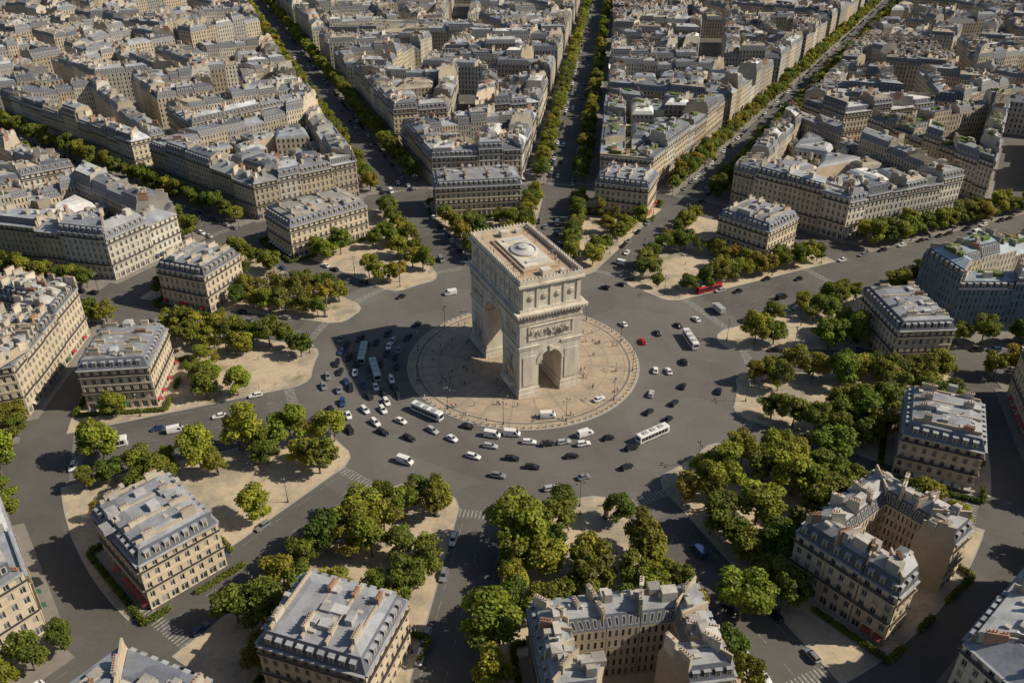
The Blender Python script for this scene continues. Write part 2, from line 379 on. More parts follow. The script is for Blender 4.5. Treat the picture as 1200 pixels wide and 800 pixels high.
def ringblock(mb,p,z0,h,lod,level=0,style=None,rc=None,greenroof=False):
    D=U(11,14) if level==0 else U(8,11)
    q=None
    for k in (1,.85,.7,.55):
        q=inset(p,D*k)
        if q and area(q)>30: break
        q=None
    if q is None:
        if area(p)<700 and level==0: solid(mb,p,z0,h,lod,stone(),rc or zincc(),slatec())
        else: fillsplit(mb,p,z0,h+(0 if level==0 else 2),lod,rc,0,level==0 and lod<2)
        return
    n=len(p)
    for i in range(n):
        L=dist(p[i-1],p[i]); ts=split_edge(L) if lod<2 else split_edge(L,14,26)
        for s,t in zip(ts[:-1],ts[1:]):
            if level and R()<.16: continue
            hh=h+U(-1.6,1.6) if R()<.75 else h+U(-6,5)
            if level: hh-=U(0,7)
            sty=style or ('low' if (level and R()<.45) else ('flat' if R()<(.5 if GREEN else .1) else 'h'))
            parcel(mb,lerp(p[i-1],p[i],s),lerp(p[i-1],p[i],t),lerp(q[i-1],q[i],t),lerp(q[i-1],q[i],s),z0,max(5,hh),lod if level==0 else max(1,lod),sty,stone(),rc or zincc(),slatec())
    g=U(3.5,6); p2=inset(q,g)
    if p2 and area(p2)>120:
        for i in range(n):
            L=dist(q[i-1],q[i])
            for _ in range(int(L/15)):
                s=U(.12,.88); w=U(4,9)/L/2
                if s-w>0 and s+w<1:
                    mbp=[lerp(q[i-1],q[i],s-w),lerp(q[i-1],q[i],s+w),lerp(p2[i-1],p2[i],s+w),lerp(p2[i-1],p2[i],s-w)]
                    parcel(mb,mbp[1],mbp[2],mbp[3],mbp[0],z0,h-U(2,9),2,'low',stone(),rc or zincc(),slatec())
        if R()<.65: fillsplit(mb,p2,z0,h-U(0,2),lod,rc)
        else: ringblock(mb,p2,z0,h-U(0,2),lod,level+1,None,rc)
    else:
        r=inset(q,.8)
        if r and R()<.5: mb.prism(r,z0,z0+U(3.5,7),ZINC,zincc())

# ------------------------------------------------------------------ avenues
#  bearing, half roadway, half building line
AV=[(-21,9,17),(7,8,18),(29,8,18),(64,14,27),(90,8,18),(122,8,18),(156,8,18),(188,8,17),(216,9,18),(248,14,26),(284,9,18),(309,8,18)]
AV.sort(key=lambda a:a[0])
R_IN,R_OUT=41.5,75
RG=[(150,159) if 60<=AV[i][0]<280 else (164,181) for i in range(12)]
def ringroad(x,y,m=0):
    r=math.hypot(x,y); b=math.degrees(math.atan2(x,y))
    for i in range(12):
        b1=AV[i][0]; b2=AV[(i+1)%12][0]+(360 if i==11 else 0)
        if b1<=b<b2 or b1<=b+360<b2: return RG[i][0]-m<r<RG[i][1]+m, RG[i]
    return False,RG[0]

def mk_asphalt(name,c,sc1=.05):
    m,nt,b=nmat(name); k=N(nt); p=k.pos()
    v=k.math('ADD',k.math('MULTIPLY',k.noise(sc1,6,p,.65),1.0),k.math('MULTIPLY',k.noise(.9,5,p,.7),.4)); v=k.math('ADD',v,.29)
    v=k.math('ADD',v,k.math('MULTIPLY',k.math('SUBTRACT',k.vor(.045,p),.5),.16))
    k.l(k.mix(1.0,c,v,'MULTIPLY'),b.inputs[0]); b.inputs['Roughness'].default_value=.9; return m
M_ground=mk_asphalt('asphalt_ground',(.105,.098,.09))
M_place=mk_asphalt('place_cobbles',(.132,.123,.112),.035)
def mk_sand():
    m,nt,b=nmat('sandy_gravel_pavement'); k=N(nt); p=k.pos()
    n1=k.noise(.06,6,p,.65); n2=k.noise(.8,4,p)
    c=k.mix(k.ramp(n1,.45,.62),(.50,.40,.28),(.29,.25,.195))
    n3=k.noise(.11,5,p); c=k.mix(k.ramp(n3,.58,.72),c,(.18,.175,.085))
    v=k.math('ADD',k.math('MULTIPLY',n2,.5),.75); k.l(k.mix(1.0,c,v,'MULTIPLY'),b.inputs[0]); b.inputs['Roughness'].default_value=.95; return m
M_sand=mk_sand()
M_kerb=simple('granite_kerb',(.33,.32,.30),.8,noise=.2)
M_pave=simple('pavement',(.22,.20,.175),.9,noise=.35,scale=.3)
def mk_paint():
    m,nt,b=nmat('worn_road_paint'); k=N(nt); p=k.pos()
    c=k.mix(k.ramp(k.noise(1.1,6,p,.75),.42,.62),(.15,.145,.135),(.46,.45,.43)); k.l(c,b.inputs[0]); b.inputs['Roughness'].default_value=.8; return m
M_white=mk_paint()
g=MB(); S=6000
g.face([(-S,-S,0),(S,-S,0),(S,S,0),(-S,S,0)]); g.obj('ground',[M_ground])
g=MB(); n=128
g.face([(*bp(R_OUT+14,360*-i/n),.004) for i in range(n)]); g.obj('roundabout_road',[M_place])
def wedge(i,r0,r1,grow=0,wi=1,extra=0):
    b1,h1=AV[i][0],AV[i][wi]+extra; b2,h2=AV[(i+1)%12][0],AV[(i+1)%12][wi]+extra
    if i==11: b2+=360
    h1-=grow;h2-=grow; r0-=grow; r1+=grow
    an=lambda r,h:math.degrees(math.asin(h/r))
    A0=b1+an(r0,h1);A1=b2-an(r0,h2); B0=b1+an(r1,h1);B1=b2-an(r1,h2)
    k=14; rc=5
    pts=[bp(r0+rc,b1+an(r0+rc,h1)),bp(r0+1.4,A0+1.2)]+[bp(r0,A0+3.4+(A1-A0-6.8)*t/k) for t in range(k+1)]+[bp(r0+1.4,A1-1.2),bp(r0+rc,b2-an(r0+rc,h2))]
    pts+=[bp(r1,B1+(B0-B1)*t/k) for t in range(k+1)]
    if area(pts)<0: pts=pts[::-1]
    return pts
sand=MB(); kerb=MB()
for i in range(12):
    kerb.prism(wedge(i,R_OUT,RG[i][0],.35),0,.125); sand.prism(wedge(i,R_OUT,RG[i][0]),.02,.132)
kerb.obj('kerb',[M_kerb]); sand.obj('gravel_pavement',[M_sand])

# markings
mk=MB()
def stripe(x,y,d,L,W,z=.014):
    o=(-d[1],d[0]); q=[(x+d[0]*i*L/2+o[0]*j*W/2,y+d[1]*i*L/2+o[1]*j*W/2,z) for i,j in((-1,-1),(1,-1),(1,1),(-1,1))]; mk.face(q)
for b,hw,bl in AV:
    d=bp(1,b); o=(d[1],-d[0])
    k=int(hw*2/1.1)
    for r in (81,146 if 60<b<285 else 186):
        for j in range(k):
            s=-hw+.8+j*1.1
            stripe(d[0]*r+o[0]*s,d[1]*r+o[1]*s,d,3.2,.42)
    for r in np.arange(88,900,9.0):
        p=(d[0]*r,d[1]*r)
        if ringroad(*p,6)[0] or not visible(p): continue
        for s in ((0,) if hw<12 else (-7,0,7)):
            stripe(p[0]+o[0]*s,p[1]+o[1]*s,d,3,.14)
        for s in (-hw+2.3,hw-2.3): stripe(p[0]+o[0]*s,p[1]+o[1]*s,d,6,.1)
mk.obj('road_markings',[M_white])

# central island
def mk_island():
    m,nt,b=nmat('island_paving'); k=N(nt); p=k.pos(); s=k.n('ShaderNodeSeparateXYZ'); k.l(p,s.inputs[0])
    ln=k.n('ShaderNodeVectorMath',operation='LENGTH'); k.l(p,ln.inputs[0]); r=ln.outputs['Value']
    an=k.math('ARCTAN2',s.outputs[1],s.outputs[0])
    spoke=k.math('LESS_THAN',k.math('ABSOLUTE',k.math('SUBTRACT',k.math('FRACT',k.math('MULTIPLY',an,24/6.28318)),.5)),.06)
    ring=k.math('LESS_THAN',k.math('FRACT',k.math('DIVIDE',r,6.0)),.1)
    base=k.mix(k.ramp(k.noise(.12,6,p,.65),.4,.62),(.43,.33,.235),(.32,.26,.195))
    ln2=k.math('MAXIMUM',spoke,ring); c=k.mix(k.math('MULTIPLY',ln2,.45),base,(.22,.19,.16))
    c=k.mix(k.inside(r,37.6,38.3),c,(.15,.14,.125))
    v=k.math('ADD',k.math('MULTIPLY',k.noise(1.2,4,p),.5),.75)
    k.l(k.mix(1.0,c,v,'MULTIPLY'),b.inputs[0]); b.inputs['Roughness'].default_value=.9; return m
isl=MB(); n=128
isl.prism([bp(R_IN,-360*i/n) for i in range(n)],0,.13,1)
isl.prism([bp(R_IN-.45,-360*i/n) for i in range(n)],.05,.137,0)
isl.obj('central_island',[mk_island(),M_kerb])

# ------------------------------------------------------------------ people mesh
def person_mesh(k):
    random.seed(100+k)
    st=[0,.28,-.22,.1][k%4]; ar=[.05,.3,-.25,.12][k%4]
    V=[(0,0,.95),(0,0,1.15),(0,.01,1.38),(0,.02,1.52),(0,.03,1.62),(0,.03,1.72),
       (.19,0,1.40),(.25,ar*.5,1.13),(.24,ar+.08,.88),(-.19,0,1.40),(-.25,-ar*.5,1.13),(-.24,-ar+.08,.88),
       (.1,0,.88),(.11,st*.5+.03,.5),(.11,st,.08),(.11,st+.16,.04),(-.1,0,.88),(-.11,-st*.5+.03,.5),(-.11,-st,.08),(-.11,-st+.16,.04)]
    rr=[.14,.13,.15,.06,.10,.09,.065,.048,.038,.065,.048,.038,.095,.068,.045,.038,.095,.068,.045,.038]
    E=[(0,1),(1,2),(2,3),(3,4),(4,5),(2,6),(6,7),(7,8),(2,9),(9,10),(10,11),(0,12),(12,13),(13,14),(14,15),(0,16),(16,17),(17,18),(18,19)]
    me=bpy.data.meshes.new('p'); me.from_pydata(V,E,[]); o=bpy.data.objects.new('p',me); COL.objects.link(o)
    mod=o.modifiers.new('s','SKIN'); 
    for i,r in enumerate(rr): me.skin_vertices[0].data[i].radius=(r,r*.8)
    me.skin_vertices[0].data[0].use_root=True
    s2=o.modifiers.new('ss','SUBSURF'); s2.levels=1
    dg=bpy.context.evaluated_depsgraph_get(); m2=bpy.data.meshes.new_from_object(o.evaluated_get(dg)); bpy.data.objects.remove(o)
    m2.name='pedestrian'
    return m2
def mk_objcol(name,f=1,rough=.8):
    m,nt,b=nmat(name); k=N(nt); oi=k.n('ShaderNodeObjectInfo'); k.l(k.mix(1.0,oi.outputs['Color'],(f,f,f),'MULTIPLY'),b.inputs[0]); b.inputs['Roughness'].default_value=rough; return m
M_cloth=mk_objcol('clothing'); M_trs=simple('trousers',(.05,.06,.09),.9); M_skin=simple('skin',(.45,.28,.2),.6); M_hair=simple('hair',(.06,.04,.03),.8)
PM=[person_mesh(i) for i in range(4)]
for me in PM:
    me.materials.clear()
    for m in (M_cloth,M_trs,M_skin,M_hair): me.materials.append(m)
    for p in me.polygons:
        c=p.center; p.use_smooth=True
        p.material_index=3 if c.z<.1 else (2 if c.z>1.47 else (0 if c.z>.92 and not(abs(c.x)>.2 and c.z<1.0) else (2 if abs(c.x)>.2 else 1)))
        if c.z>1.66 or (c.z>1.55 and c.y<0): p.material_index=3

# ------------------------------------------------------------------ triumphal arch
K=.89; AROT=24
def mk_arcstone():
    m,nt,b=nmat('arch_limestone'); k=N(nt); p=k.pos()
    mp=k.n('ShaderNodeMapping'); mp.inputs['Scale'].default_value=(1,1,.22); k.l(p,mp.inputs[0])
    n1=k.noise(.35,6,mp.outputs[0],.7); n2=k.noise(2.2,4,p)
    s=k.n('ShaderNodeSeparateXYZ'); k.l(p,s.inputs[0])
    course=k.math('LESS_THAN',k.math('FRACT',k.math('MULTIPLY',s.outputs[2],1.05)),.07)
    c=k.mix(k.ramp(n1,.3,.62),(.40,.355,.29),(.67,.605,.505)); c=k.mix(k.math('MULTIPLY',course,.3),c,(.26,.24,.20))
    v=k.math('ADD',k.math('MULTIPLY',n2,.4),.82); c=k.mix(1.0,c,v,'MULTIPLY'); c=k.mix(1.0,c,k.tint(),'MULTIPLY')
    k.l(c,b.inputs[0]); b.inputs['Roughness'].default_value=.85; return m
M_arc=mk_arcstone(); M_deck=simple('roof_deck',(.42,.32,.22),.9,noise=.35,scale=.4); M_arcw=simple('pale_lead_roof',(.5,.49,.47),.7,noise=.2,scale=.5)
arc=bpy.data.objects.new('triumphal_arch',None); COL.objects.link(arc); arc.location=(0,0,.137); arc.rotation_euler=(0,0,math.radians(AROT))
HX,HY=11.1,21.2
def prism_obj(prof,axis,half):
    bm=bmesh.new(); n=len(prof); A=[];B=[]
    for (s,z) in prof:
        if axis=='x': A.append(bm.verts.new((-half,s,z)));B.append(bm.verts.new((half,s,z)))
        else: A.append(bm.verts.new((s,-half,z)));B.append(bm.verts.new((s,half,z)))
    bm.faces.new(A);bm.faces.new(B[::-1])
    for i in range(n): bm.faces.new((A[i],B[i],B[(i+1)%n],A[(i+1)%n]))
    bmesh.ops.recalc_face_normals(bm,faces=bm.faces); me=bpy.data.meshes.new('c'); bm.to_mesh(me); o=bpy.data.objects.new('c',me); COL.objects.link(o); return o
def archprof(w,h,n=20):
    r=w/2; return [(-r,-1),(r,-1)]+[(r*math.cos(math.pi*i/n),h-r+r*math.sin(math.pi*i/n)) for i in range(n+1)]
bpy.ops.mesh.primitive_cube_add(size=1); body=bpy.context.object; body.scale=(HX*2,HY*2,34.6*K); body.location=(0,0,17.3*K)
bpy.ops.object.transform_apply(location=True,scale=True)
cs=[prism_obj(archprof(14.6,29.2*K),'x',30),prism_obj(archprof(8.4,18.7*K),'y',40)]
for c in cs:
    m=body.modifiers.new('b','BOOLEAN'); m.operation='DIFFERENCE'; m.object=c; m.solver='EXACT'
dg=bpy.context.evaluated_depsgraph_get(); bme=bpy.data.meshes.new_from_object(body.evaluated_get(dg)); bpy.data.objects.remove(body)
for c in cs: bpy.data.objects.remove(c)
bme.materials.clear(); bme.materials.append(M_arc)
ca=bme.color_attributes.new('tint','FLOAT_COLOR','CORNER'); ca.data.foreach_set('color',np.ones(len(bme.loops)*4,dtype=np.float32))
add('piers_and_vaults',bme,parent=arc)
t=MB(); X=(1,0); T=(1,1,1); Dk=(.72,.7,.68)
PY=(7.3+HY)/2; PW=HY-7.3
def rect(hx,hy): return [(-hx,-hy),(hx,-hy),(hx,hy),(-hx,hy)]
for sx in(-1,1):
    for sy in(-1,1):
        c=(sx*7.65,sy*PY)
        t.box(c,X,6.9+1.0,PW+1.0,0,1.6,0,T); t.box(c,X,6.9+.6,PW+.6,1.6,3.6*K,0,T)
        t.box(c,X,6.9+.5,PW+.5,20.6*K,21.5*K,0,T,True); t.box(c,X,6.9+.9,PW+.9,21.5*K,21.95*K,0,T,True)
def archiv(axis,sgn,w,h,face,wid=1.1,pr=.35,n=24):
    r=w/2; zc=h-r
    P=lambda s,z,o:((sgn*(face+o),s,z) if axis=='x' else (s,sgn*(face+o),z))
    for i in range(n):
        a0,a1=math.pi*i/n,math.pi*(i+1)/n
        p=[(rr*math.cos(a),zc+rr*math.sin(a)) for a in(a0,a1) for rr in(r-.02,r+wid)]
        i0,o0,i1,o1=p
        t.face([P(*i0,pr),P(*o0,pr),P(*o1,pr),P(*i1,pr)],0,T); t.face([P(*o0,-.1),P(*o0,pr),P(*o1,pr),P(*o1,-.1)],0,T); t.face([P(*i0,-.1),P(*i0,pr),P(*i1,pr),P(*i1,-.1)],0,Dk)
for s in(-1,1):
    archiv('x',s,14.6,29.2*K,HX); archiv('y',s,8.4,18.7*K,HY,.8,.3)
    t.box((s*(HX+.3),0),X,.9,1.6,28.6*K,30.9*K,0,T,True); t.box((0,s*(HY+.3)),X,1.1,.8,18.4*K,20.4*K,0,T,True)
t.prism(rect(HX+.25,HY+.25),30.9*K,31.6*K,0,T,True)
t.prism(rect(HX+.55,HY+.55),34.0*K,34.6*K,0,T,True)
t.prism(rect(HX+1.5,HY+1.5),34.9*K+.3,35.9*K,0,T,True)
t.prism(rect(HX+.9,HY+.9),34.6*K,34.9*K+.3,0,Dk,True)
for s in np.arange(-HY-1,HY+1.1,1.1):
    for sx in(-1,1): t.box((sx*(HX+1.15),s),X,.5,.45,34.45*K,34.9*K+.3,0,T,True)
for s in np.arange(-HX-1,HX+1.1,1.1):
    for sy in(-1,1): t.box((s,sy*(HY+1.15)),X,.45,.5,34.45*K,34.9*K+.3,0,T,True)
AX,AY=HX-.5,HY-.5
t.prism(rect(AX+.4,AY+.4),35.9*K,37.1*K,0,T)
t.prism(rect(AX,AY),37.1*K,45.4*K,0,T)
t.prism(rect(AX+.5,AY+.5),45.4*K,45.9*K,0,T,True); t.prism(rect(AX+1.0,AY+1.0),45.9*K,46.7*K,0,T,True)
for k in range(11):
    y=-AY+1.1+k*(2*AY-2.2)/10
    for sx in(-1,1): t.box((sx*(AX+.15),y),X,.34,1.0,37.1*K,45.4*K,0,T)
for k in range(5):
    x=-AX+1.1+k*(2*AX-2.2)/4
    for sy in(-1,1): t.box((x,sy*(AY+.15)),X,1.0,.34,37.1*K,45.4*K,0,T)
def disc(c,axis,sgn,r):
    n=14
    for (ra,rb,oa,ob) in((r,r,.0,.3),(r,r*.75,.3,.42),(r*.75,0,.34,.5)):
        for i in range(n):
            a0,a1=2*math.pi*i/n,2*math.pi*(i+1)/n
            f=lambda rr,a,o:((c[0]+sgn*o,c[1]+rr*math.cos(a),c[2]+rr*math.sin(a)) if axis=='x' else (c[0]+rr*math.cos(a),c[1]+sgn*o,c[2]+rr*math.sin(a)))
            t.face([f(ra,a0,oa),f(ra,a1,oa),f(rb,a1,ob),f(rb,a0,ob)],0,(.88,.87,.85))
for k in range(10):
    y=-AY+1.1+(k+.5)*(2*AY-2.2)/10
    for sx in(-1,1): disc((sx*AX,y,41.2*K),'x',sx,1.0)
for k in range(4):
    x=-AX+1.1+(k+.5)*(2*AX-2.2)/4
    for sy in(-1,1): disc((x,sy*AY,41.2*K),'y',sy,1.0)
zt=46.7*K
for sx in(-1,1): t.box((sx*(AX+.1),0),X,.7,2*AY+.9,zt,48.6*K,0,T)
for sy in(-1,1): t.box((0,sy*(AY+.1)),X,2*AX-.51,.7,zt,48.6*K,0,T)
for s in np.arange(-AY,AY+.1,1.25):
    for sx in(-1,1): t.cyl((sx*(AX+.15),s),.36,.12,48.6*K,48.6*K+.8,6,0,T)
for s in np.arange(-AX+1.2,AX-1,1.25):
    for sy in(-1,1): t.cyl((s,sy*(AY+.15)),.36,.12,48.6*K,48.6*K+.8,6,0,T)
t.prism(rect(AX-.26,AY-.26),zt-.2,zt+.35,1,T)
zr=zt+.35
t.prism(rect(6.3,13.5),zr,zr+.7,1,T); t.prism(rect(5.2,12),zr+.7,zr+1.3,0,T)
n=28
for (r0,r1,z0,z1,mm) in((4.4,4.4,1.3,1.9,0),(4.4,3.7,1.9,2.1,2),(3.7,1.9,1.7,2.5,2),(1.9,1.9,2.5,2.9,0),(1.9,0,2.9,3.3,2)):
    for i in range(n):
        a0,a1=2*math.pi*i/n,2*math.pi*(i+1)/n
        t.face([(r0*math.cos(a0),r0*1.25*math.sin(a0),zr+z0),(r0*math.cos(a1),r0*1.25*math.sin(a1),zr+z0),(r1*math.cos(a1),r1*1.25*math.sin(a1),zr+z1),(r1*math.cos(a0),r1*1.25*math.sin(a0),zr+z1)],mm,T)
for sy in(-1,1):
    t.box((0,sy*16.5),X,3.2,2.6,zr,zr+1.9,0,T); t.box((5.5,sy*17.5),X,1.6,1.6,zr,zr+1.2,2,T); t.box((-5.8,sy*10),X,1.2,3,zr,zr+.5,0,T)
    t.box((0,sy*9.2),X,7,1.4,zr+1.3,zr+1.7,2,T)
def figure(pos,sc,rot,lean=0):
    M=Matrix.Translation(pos)@Matrix.Rotation(rot,4,'Z')@Matrix.Rotation(lean,4,'Y')@Matrix.Scale(sc,4); t.addmesh(random.choice(PM),M,0,(U(.75,1),)*3)
random.seed(5)
for s in np.arange(-HY+.5,HY,.8):
    for sx in(-1,1): figure((sx*(HX+.18),s,31.6*K),1.22,math.pi/2*-sx,U(-.1,.1))
for s in np.arange(-HX+.6,HX,.8):
    for sy in(-1,1): figure((s,sy*(HY+.18),31.6*K),1.22,0 if sy>0 else math.pi,U(-.1,.1))
for sy in(-1,1):
    t.box((0,sy*(HY+.15)),X,15.5,.3,24.0*K,24.5*K,0,T,True); t.box((0,sy*(HY+.15)),X,15.5,.3,29.6*K,30.1*K,0,T,True)
    for s in (-7.9,7.9): t.box((s,sy*(HY+.15)),X,.5,.3,24.0*K,30.1*K,0,T,True)
    for k in range(44): figure((U(-7.2,7.2),sy*(HY+.05+U(0,.2)),U(24.4,26.6)*K),U(1.1,1.5),U(0,6.28),U(-.6,.6))
    for sx in (-1,1):
        t.box((sx*7.65,sy*(HY+.12)),X,4.6,.24,5*K,17.5*K,0,(.93,.93,.93),True)
for sx in(-1,1):
    for sy in(-1,1):
        cy=sy*PY
        t.box((sx*(HX+1.1),cy),X,2.2,7.4,3.6*K,5.6*K,0,T); t.box((sx*(HX+.8),cy),X,1.6,6.6,5.6*K,6.2*K,0,T)
        t.box((sx*(HX+.2),cy),X,.4,6.4,6.2*K,16*K,0,T)
        for k in range(9): figure((sx*(HX+U(.5,1.3)),cy+U(-2.6,2.6),U(6.1,8.2)*K),U(2.0,2.7),U(0,6.28),U(-.4,.4))
        for k in range(4): figure((sx*(HX+U(.4,.8)),cy+U(-1.6,1.6),U(10.5,11.5)*K),U(2.2,2.8),U(0,6.28),U(-.7,.7))
        t.box((sx*(HX+.15),cy),X,.3,9.4,18.6*K-.3,18.6*K,0,T,True)
        t.box((sx*(HX+.12),cy),X,.24,9.6,23.2*K,23.6*K,0,T,True); t.box((sx*(HX+.12),cy),X,.24,9.6,28.2*K,28.7*K,0,T,True)
        for k in range(22): figure((sx*(HX+.12),cy+U(-4.4,4.4),U(23.6,25.6)*K),U(1.0,1.4),U(0,6.28),U(-.6,.6))
t.obj('ornament_and_attic',[M_arc,M_deck,M_arcw],parent=arc)
random.seed(11)

# ------------------------------------------------------------------ town mansions round the place
HOT=[(-22,149,-8,43,21),(54,148,20,27,22),(108,99,47,26,24),(-95,109,-41,40,24),(-130,50,-69,22,23),(-133,-17,263,25,22),(-93,-97,224,26,20),(-42,-130,198,25,20),(86,-103,141,34,26),(20,-135,172,38,23),(122,-56,115,24,21),(138,9,86,29,20)]
def rectp(x,y,b,w,d):
    o=bp(1,b); tt=(o[1],-o[0]); p=[(x+tt[0]*w/2*i+o[0]*d/2*j,y+tt[1]*w/2*i+o[1]*d/2*j) for i,j in((-1,-1),(1,-1),(1,1),(-1,1))]
    return p if area(p)>0 else p[::-1]
HP=[]
for x,y,b,w,d in HOT:
    p=rectp(x,y,b,w,d); HP.append(p); mb=MB(); h=U(14.5,16.2)
    tint=sh((.54,.45,.33),.92,1.06)
    if b in(141,172):
        q=inset(p,8); st=slatec()
        far=max(range(4),key=lambda i:math.hypot(*cen([p[i-1],p[i]])))
        for i in range(4):
            ts=[0,.33,.66,1] if i!=far else [0,.25,.75,1]
            for j,(s,t_) in enumerate(zip(ts[:-1],ts[1:])):
                if i==far and j==1: continue
                parcel(mb,lerp(p[i-1],p[i],s),lerp(p[i-1],p[i],t_),lerp(q[i-1],q[i],t_),lerp(q[i-1],q[i],s),.13,h+U(-.1,.1),0,'plain',tint,sh((.27,.28,.295),.92,1.08),st)
    else: solid(mb,p,.13,h,0,tint,random.choice([(.25,.26,.28),(.22,.225,.24),(.30,.28,.24)]),slatec())
    mb.obj('town_mansion',BM)

# ------------------------------------------------------------------ city blocks
BL=[]
def subdiv(p,tgt,depth=0):
    p=clean(p)
    if len(p)<3 or area(p)<250: return
    c=cen(p)
    if area(p)<90000 and not (visible(c,60) or any(visible(q,40) for q in p)): return
    if area(p)<tgt or depth>11: BL.append(p); return
    n=longaxis(p)
    a=math.radians(U(-12,12)); n=(n[0]*math.cos(a)-n[1]*math.sin(a),n[0]*math.sin(a)+n[1]*math.cos(a))
    pr=[q[0]*n[0]+q[1]*n[1] for q in p]; m=min(pr)+(max(pr)-min(pr))*U(.38,.62); w=U(5,7) if R()<.8 else U(8,11)
    nt=U(5500,12500) if area(p)<60000 else tgt
    subdiv(clip(p,n,m-w),nt,depth+1); subdiv(clip(p,(-n[0],-n[1]),-(m+w)),nt,depth+1)
for i in range(12):
    b1,_,l1=AV[i]; b2,_,l2=AV[(i+1)%12]
    if i==11: b2+=360
    m=((b1+b2)/2); RX=1850 if not 95<m<262 else 330
    an=lambda r,h:math.degrees(math.asin(h/r)); r2=RG[i][1]
    p=[bp(r2,b1+an(r2,l1)),bp(r2,b2-an(r2,l2)),bp(RX,b2-an(RX,l2)),bp(RX,b1+an(RX,l1))]
    nn=bp(1,m)
    if area(p)<0: p=p[::-1]
    p=clip(p,(-nn[0],-nn[1]),-(r2))
    random.seed(40+i); subdiv(p,U(5000,8000))
pav=MB()
random.seed(9)
for p in BL:
    q=inset(p,3.2)
    if q is None: continue
    c=cen(q)
    pav.prism(p,0,.13)
    rmin=min(math.hypot(*v) for v in q)
    lod=0 if rmin<330 else (1 if rmin<650 else 2)
    mb=MB(); h=U(17.5,21.5); style=None; rc=None
    GREEN=any(inpoly(s,q) for s in((72,200),(216,179),(240,190),(260,150),(300,200)))
    if inpoly((216,179),q) : rc=(.22,.30,.24)
    if inpoly((200,40),q) or inpoly((175,38),q): style='glass'; rc=(.25,.30,.35); GREEN=True
    name='apartment_block' if style is None else 'office_block'
    ringblock(mb,q,.13,h,lod,0,style,rc); GREEN=False
    if mb.f: mb.obj(name,BM)
# tree-planted pavements along the avenues
for i,(b,hw,bl) in enumerate(AV):
    d=bp(1,b); o=(d[1],-d[0])
    for sgn in(-1,1):
        rg=RG[i] if sgn>0 else RG[i-1]
        r0=rg[1]+4
        for r in np.arange(r0,1300,70):
            w=(bl-hw-.05); c=(d[0]*(r+31)+o[0]*sgn*(hw+w/2),d[1]*(r+31)+o[1]*sgn*(hw+w/2))
            if visible(c,60): pav.box(c,d,62,w,0,.124)
pav.obj('pavement',[M_pave])

# ------------------------------------------------------------------ trees
def mk_leaf():
    m,nt,b=nmat('plane_tree_foliage'); k=N(nt); oi=k.n('ShaderNodeObjectInfo')
    c=k.mix(oi.outputs['Random'],(.13,.178,.018),(.275,.262,.03)); c=k.mix(1.0,c,k.tint(),'MULTIPLY'); c=k.mix(1.0,c,oi.outputs['Color'],'MULTIPLY')
    k.l(c,b.inputs[0]); b.inputs['Roughness'].default_value=.7
    tr=k.n('ShaderNodeBsdfTranslucent'); k.l(c,tr.inputs[0]); ms=k.n('ShaderNodeMixShader'); ms.inputs[0].default_value=.35
    out=nt.nodes['Material Output']; k.l(b.outputs[0],ms.inputs[1]); k.l(tr.outputs[0],ms.inputs[2]); k.l(ms.outputs[0],out.inputs[0]); return m
M_leaf=mk_leaf(); M_bark=simple('bark',(.16,.13,.10),.9,noise=.3,scale=2)
def leaves(mb,C,nl,rng,s0=.18,s1=.34,flat=.85):
    w=C[:,3]**2; idx=rng.choice(len(C),nl,p=w/w.sum())
    d=rng.normal(size=(nl,3)); d/=np.linalg.norm(d,axis=1)[:,None]
    rad=C[idx,3]*(rng.uniform(.35,1.15,nl)**.6); pos=C[idx,:3]+d*rad[:,None]*np.array([1.15,1.15,flat])
    nrm=d*.8+rng.normal(size=(nl,3))*.6+np.array([0,0,.5]); nrm/=np.linalg.norm(nrm,axis=1)[:,None]
    t1=np.cross(nrm,rng.normal(size=(nl,3))); t1/=np.linalg.norm(t1,axis=1)[:,None]; t2=np.cross(nrm,t1)
    s=rng.uniform(s0,s1,nl)[:,None]; cb=rng.uniform(.7,1.3,len(C)); lb=cb[idx]*rng.uniform(.75,1.25,nl); yel=rng.uniform(.85,1.2,nl)
    q=np.stack([pos-t1*s-t2*s*.6,pos+t1*s-t2*s*.6,pos+t1*s*.7+t2*s,pos-t1*s*.7+t2*s],axis=1)
    for i in range(nl): mb.face([tuple(v) for v in q[i].tolist()],0,(float(lb[i]*yel[i]),float(lb[i]),float(lb[i]*.9)))
def tree_mesh(seed,nl=2300,sparse=False,s0=.18,s1=.34):
    random.seed(seed); rng=np.random.RandomState(seed); mb=MB()
    top=Vector((U(-.3,.3),U(-.3,.3),4.2)); mb.tube((0,0,0),top,.32,.2,7,1)
    cl=[]
    nc=24 if not sparse else 15
    ox,oy=U(-.6,.6),U(-.6,.6); ex=U(.8,1.2)
    for i in range(nc):
        a=U(0,6.28); rr=4.0*math.sqrt(R()); z=U(4.4,10.6); rr*=math.sqrt(max(.12,1-((z-6.8)/4.6)**2)); cl.append((ox+rr*math.cos(a)*ex,oy+rr*math.sin(a)/ex,z,U(.9,1.9)))
    for x,y,z,r in cl[:8]:
        mid=Vector((x*.5,y*.5,(z+4.2)/2)); mb.tube(top,mid,.15,.09,5,1); mb.tube(mid,(x,y,z),.09,.04,4,1)
    leaves(mb,np.array(cl),nl,rng,s0,s1)
    return mb.mesh('plane_tree',[M_leaf,M_bark])
TM=[tree_mesh(s,4200) for s in range(7)]; TS=[tree_mesh(50+s,1700,True) for s in range(4)]; TF=[tree_mesh(80+s,1500,False,.32,.55) for s in range(3)]
random.seed(21)
placed={}
